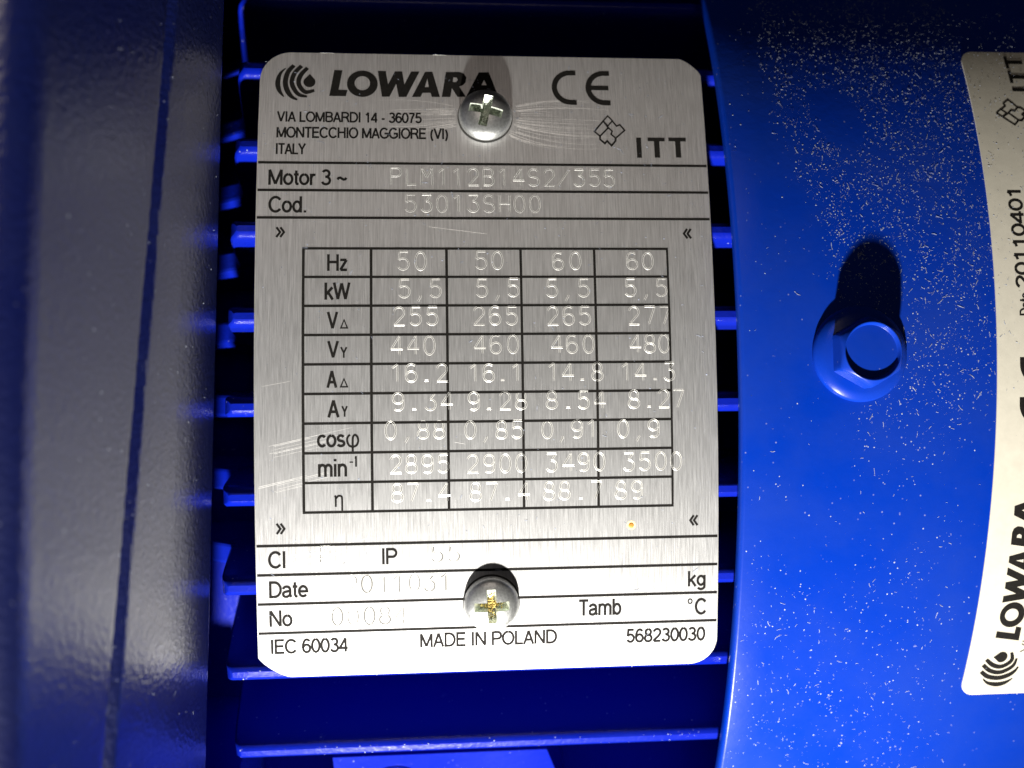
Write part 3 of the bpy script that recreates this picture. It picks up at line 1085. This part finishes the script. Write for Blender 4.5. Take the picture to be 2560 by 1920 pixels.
# ------------------------------------------------------------------ screws
def make_screw(x, s, turn, label, gritty):
    m = plate_frame(x, s, 0.0) @ Matrix.Rotation(math.radians(turn), 4, 'Z')
    root = thing('plate_screw', m.translation, label, 'screw', 'cross-head screws holding the name plate')
    R = 3.58
    pr = [(R - 0.45, 0.02), (R - 0.40, 0.16), (R - 0.04, 0.20), (R + 0.02, 0.55), (R - 0.05, 0.78)]
    for i in range(1, 13):
        t = i / 12
        pr.append(((R - 0.05) * math.cos(t * math.pi / 2 * 0.985), 0.78 + 1.35 * math.sin(t * math.pi / 2) ** 1.0))
    v, f = rings(pr, 96)
    head = link_mesh('screw_head', v, f, M_ZINC, None, 30)
    fix_normals(head)
    # tapered cruciform socket
    w, l = 0.60, 2.35
    cr = [(w, l), (-w, l), (-w, w), (-l, w), (-l, -w), (-w, -w), (-w, -l), (w, -l), (w, -w), (l, -w), (l, w), (w, w)]
    lay = [(3.0, 1.18, 1.0), (2.0, 1.0, 1.0), (0.75, 0.62, 0.80), (0.35, 0.30, 0.55)]
    vs, fs = [], []
    for z, k, kw in lay:
        for (px, py) in cr:
            qx = math.copysign(min(abs(px), w) * kw + max(0, abs(px) - w) * k, px)
            qy = math.copysign(min(abs(py), w) * kw + max(0, abs(py) - w) * k, py)
            vs.append(Vector((qx * MM, qy * MM, z * MM)))
    n = 12
    for k in range(len(lay) - 1):
        for i in range(n):
            j = (i + 1) % n
            fs.append((k * n + i, k * n + j, (k + 1) * n + j, (k + 1) * n + i))
    fs.append(tuple(range(n)))
    fs.append(tuple(reversed(range((len(lay) - 1) * n, len(lay) * n))))
    cut = link_mesh('cutter', vs, fs, M_RECESS)
    fix_normals(cut)
    head.data.materials.append(M_RECESS)
    apply_boolean(head, cut)
    head.data.transform(m)
    for p in head.data.polygons:
        p.use_smooth = True
    head.data.set_sharp_from_angle(angle=math.radians(30))
    head.parent = root
    head.matrix_parent_inverse = root.matrix_world.inverted()
    bits = []
    rg = random.Random(int(s))
    for k in range(150 if gritty else 34):
        arm = rg.choice((0, 1))
        q = rg.gauss(0, 0.75)
        c = Vector(((q if arm else rg.uniform(-.38, .38)), (rg.uniform(-.38, .38) if arm else q), 0))
        if max(abs(c.x), abs(c.y)) > 1.75:
            continue
        d = 0.42 + 0.42 * min(1.7, max(abs(c.x), abs(c.y)))
        c.z = d + rg.uniform(0, .22)
        rr = rg.uniform(.07, .19)
        vv = []
        for q3 in ((1, 0, 0), (0, 1, 0), (-1, 0, 0), (0, -1, 0), (0, 0, 1), (0, 0, -1)):
            vv.append(m @ ((c + Vector(q3) * rr * rg.uniform(.6, 1.2)) * MM))
        bits.append((vv, [(0, 1, 4), (1, 2, 4), (2, 3, 4), (3, 0, 4), (1, 0, 5), (2, 1, 5), (3, 2, 5), (0, 3, 5)]))
    v, f = merge(bits)
    g = link_mesh('socket_grit', v, f, M_GRIT if gritty else M_RECESS, root)
    g['kind'] = 'stuff'
    return root


make_screw(-0.05, 39.55, -13, 'domed cross-head screw near the top of the plate below the black wordmark', False)
make_screw(-0.09, -25.3, 2, 'domed cross-head screw near the bottom of the plate with ochre grit in its socket', True)

# ------------------------------------------------------------------ sticker on the fan cover
def lab_pt(a_mm, b, h=0.14):
    a = a_mm / RC
    return cyl_pt(66.85 + 4.3 * a + b, a, RC + h)


sticker = thing('cover_sticker', lab_pt(1, 25), 'cream vinyl sticker with black rotated lettering on the fan cover at the right edge', 'sticker')
LA0, LA1, LB = -45.3, 48.3, 52.0
rws = sorted(set([LA0 + (LA1 - LA0) * i / 70 for i in range(71)] + [LA0 + 2 * (1 - math.cos(math.pi / 2 * i / 8)) for i in range(9)] + [LA1 - 2 * (1 - math.cos(math.pi / 2 * i / 8)) for i in range(9)]))
vs, fs = [], []
for hh in (0.12, -0.02):
    for a in rws:
        d = min(a - LA0, LA1 - a)
        ins = 1.9 * (1 - math.sqrt(max(0, 1 - (1 - min(1, d / 2.0)) ** 2)))
        for i in range(5):
            b0, b1 = ins, LB - ins
            vs.append(lab_pt(a, b0 + (b1 - b0) * i / 4, hh))
nr = len(rws)
for k in range(nr - 1):
    for i in range(4):
        fs.append((k * 5 + i, k * 5 + i + 1, (k + 1) * 5 + i + 1, (k + 1) * 5 + i))
    for i in (0, 4):
        fs.append((k * 5 + i, (k + 1) * 5 + i, nr * 5 + (k + 1) * 5 + i, nr * 5 + k * 5 + i))
for k in (0, nr - 1):
    for i in range(4):
        fs.append((k * 5 + i, k * 5 + i + 1, nr * 5 + k * 5 + i + 1, nr * 5 + k * 5 + i))
ob = link_mesh('vinyl_sheet', vs, fs, M_VINYL, sticker, 40)
fix_normals(ob)


def sub_shapes(shapes, sx, sy, ox, oy, rx, ry):
    """move artwork drawn round (ox, oy) on the plate to reading position (rx along the text, ry upwards) on the sticker"""
    return [([(rx + (x - ox) * sx, ry + (y - oy) * sy) for x, y in v], f) for v, f in shapes]


def lay_lab(u, w):
    return lab_pt(u, -w, 0.14)


# text runs upwards along the cover, its top towards the name plate
lay_shapes('wordmark_print', sub_shapes(wordmark(), 0.90, 0.89, -20.9, 42.37, -36.75, -6.75), lay_lab, M_INK, sticker)
lay_shapes('drop_logo_print', sub_shapes(drop_logo(), 1.05, 1.02, -25.3, 44.3, -41.1, -4.95), lay_lab, M_INK, sticker)
lay_shapes('printed_text', text_fit('20110401', 11.6, 25.4, -4.85, 1.95, 0.19), lay_lab, M_INK, sticker)
lay_shapes('printed_text', text_fit('Date', 7.9, 11.0, -4.95, 1.75, 0.13), lay_lab, M_INK, sticker)
lay_shapes('printed_text', text_fit('VIA', -38.6, -35.2, -8.4, 1.1, 0.13), lay_lab, M_INK, sticker)
lay_shapes('conformity_mark', sub_shapes(ce_mark(11.75, 16.42, 44.15, 2.62, 1.88, 0.75), 1.13, 1.1, 12.5, 46.77, -2.95, -3.1), lay_lab, M_INK, sticker)
lay_shapes('letter_logo_print', sub_shapes(itt_letters(), 0.92, 0.92, 20.42, 36.8, 41.2, -6.45), lay_lab, M_INK, sticker)
lay_shapes('diamond_logo_print', sub_shapes(diamond_logo(), 1.0, 1.0, 16.67, 39.94, 37.47, -3.34), lay_lab, M_INK, sticker)

# ------------------------------------------------------------------ dust
def flecks(name, count, sampler, pt, frame_fn, smin, smax, mat, label, seed):
    rg = random.Random(seed)
    vs, fs = [], []
    made = 0
    while made < count:
        q = sampler(rg)
        if q is None:
            continue
        made += 1
        m = frame_fn(q[0], q[1])
        sz = smin + (smax - smin) * rg.random() ** 4
        ang = rg.uniform(0, math.pi)
        ca, sa = math.cos(ang), math.sin(ang)
        fibre = rg.random() < 0.2
        o = len(vs)
        if fibre:
            L = 0.12 + sz * rg.uniform(1.2, 4.0)
            w = 0.025 + 0.13 * sz
            cv = rg.uniform(-.5, .5)
            for i in range(4):
                t = (i / 3 - .5) * L
                bx, by = t, cv * L * ((i / 3 - .5) ** 2)
                for sgn in (-.5, .5):
                    x, y = bx, by + sgn * w
                    vs.append(m @ Vector(((x * ca - y * sa) * MM, (x * sa + y * ca) * MM, (0.03 + 0.03 * rg.random()) * MM)))
            for i in range(3):
                fs.append((o + 2 * i, o + 2 * i + 1, o + 2 * i + 3, o + 2 * i + 2))
        else:
            hz = sz * 0.16
            for i in range(4):
                t = ang + i * math.pi / 2
                rr = sz * rg.uniform(.35, .6)
                vs.append(m @ Vector((rr * math.cos(t) * MM, rr * math.sin(t) * MM, 0.01 * MM)))
            vs.append(m @ Vector((0, 0, hz * MM)))
            for i in range(4):
                fs.append((o + i, o + (i + 1) % 4, o + 4))
    ob = link_mesh(name, vs, fs, mat)
    ob['kind'] = 'stuff'
    tag(ob, label, 'dust')
    return ob


def vnoise(x, y, seed=0):
    def hsh(i, j):
        q = math.sin(i * 127.1 + j * 311.7 + seed * 74.7) * 43758.5453
        return q - math.floor(q)
    i, j = math.floor(x), math.floor(y)
    u, w = x - i, y - j
    u, w = u * u * (3 - 2 * u), w * w * (3 - 2 * w)
    return (hsh(i, j) * (1 - u) + hsh(i + 1, j) * u) * (1 - w) + (hsh(i, j + 1) * (1 - u) + hsh(i + 1, j + 1) * u) * w


def smooth(e0, e1, x):
    t = max(0.0, min(1.0, (x - e0) / (e1 - e0)))
    return t * t * (3 - 2 * t)


def cover_sampler(rg):
    x = rg.uniform(33.2, 84)
    a = rg.uniform(-0.62, 0.55)
    if math.hypot(x - BX, (a - BA) * RC) < 6.2:
        return None
    edge = 38.5 + 8 * smooth(0.36, 0.0, a) + 1.5 * vnoise(x * .3, a * 30, 3)
    dens = 0.0
    if a > -0.2:
        dens = smooth(edge - 2.0, edge + 2.5, x) * (0.36 + 0.64 * smooth(-0.10, 0.30, a)) * smooth(-0.19 + (x - 45) * 0.004, -0.06 + (x - 45) * 0.004, a)
        dens *= smooth(0.75, 1.15, math.hypot((x - 48.5 - 18 * (0.30 - a)) / 3.6, (a - 0.30) * RC / 5.2))
    low = smooth(-0.205 + (x - 40) * .0035, -0.245 + (x - 40) * .0035, a) * smooth(-.62, -.40, a)
    dens = max(dens, 0.16 * low * smooth(70, 55, x), 0.10 * smooth(42, 36, x) * smooth(-.16, -.2, a), 0.02)
    dens *= 0.2 + 1.0 * vnoise(x * .9, a * 90, 5) * (0.5 + 0.7 * vnoise(x * .25, a * 28, 8))
    if x > 66.85 + 4.3 * a:
        dens *= 0.25
    return (x, a) if rg.random() < dens else None


flecks('dust', 14000, cover_sampler, None, lambda x, a: cyl_frame(x, a, RC + (0.12 if x > 66.85 + 4.3 * a else 0.0)), 0.03, 0.26, M_DUST,
       'pale dust specks and lint strewn over the blue fan cover', 21)


def plate_sampler(rg):
    x, s = rg.uniform(-29.5, 29.4), rg.uniform(-33, 47.5)
    d = 0.35 + 0.65 * smooth(0, 45, s)
    if math.hypot(x, s - 39.7) < 3.7 or math.hypot(x, s + 25.3) < 3.7:
        return None
    return (x, s) if rg.random() < d else None


flecks('dust', 1000, plate_sampler, None, plate_frame, 0.05, 0.26, M_DUST, 'fine pale dust specks scattered on the aluminium name plate', 22)


def wall_frame(t, y):
    z = 1.5 + 32 * t
    return frame(P(wall_x(z) + 0.0245 * (y - 2), y, z), P(0.98, 0, 0.2), (0, 0, 1))


flecks('dust', 300, lambda rg: (rg.random(), rg.uniform(-52, 52)), None, wall_frame, 0.06, 0.3, M_DUST, 'sparse pale dust specks on the dark flange wall at left', 23)


def fin_sampler(rg):
    a, xl = FINS[rg.choice((8, 9, 9, 9, 8, 7))]
    return (rg.uniform(xl + 1, 31), a + rg.uniform(-.006, .006))


flecks('dust', 170, fin_sampler, None, lambda x, a: cyl_frame(x, a, RF - 0.05), 0.06, 0.26, M_DUST, 'dust grains lying on the lowest cooling fin tips', 24)
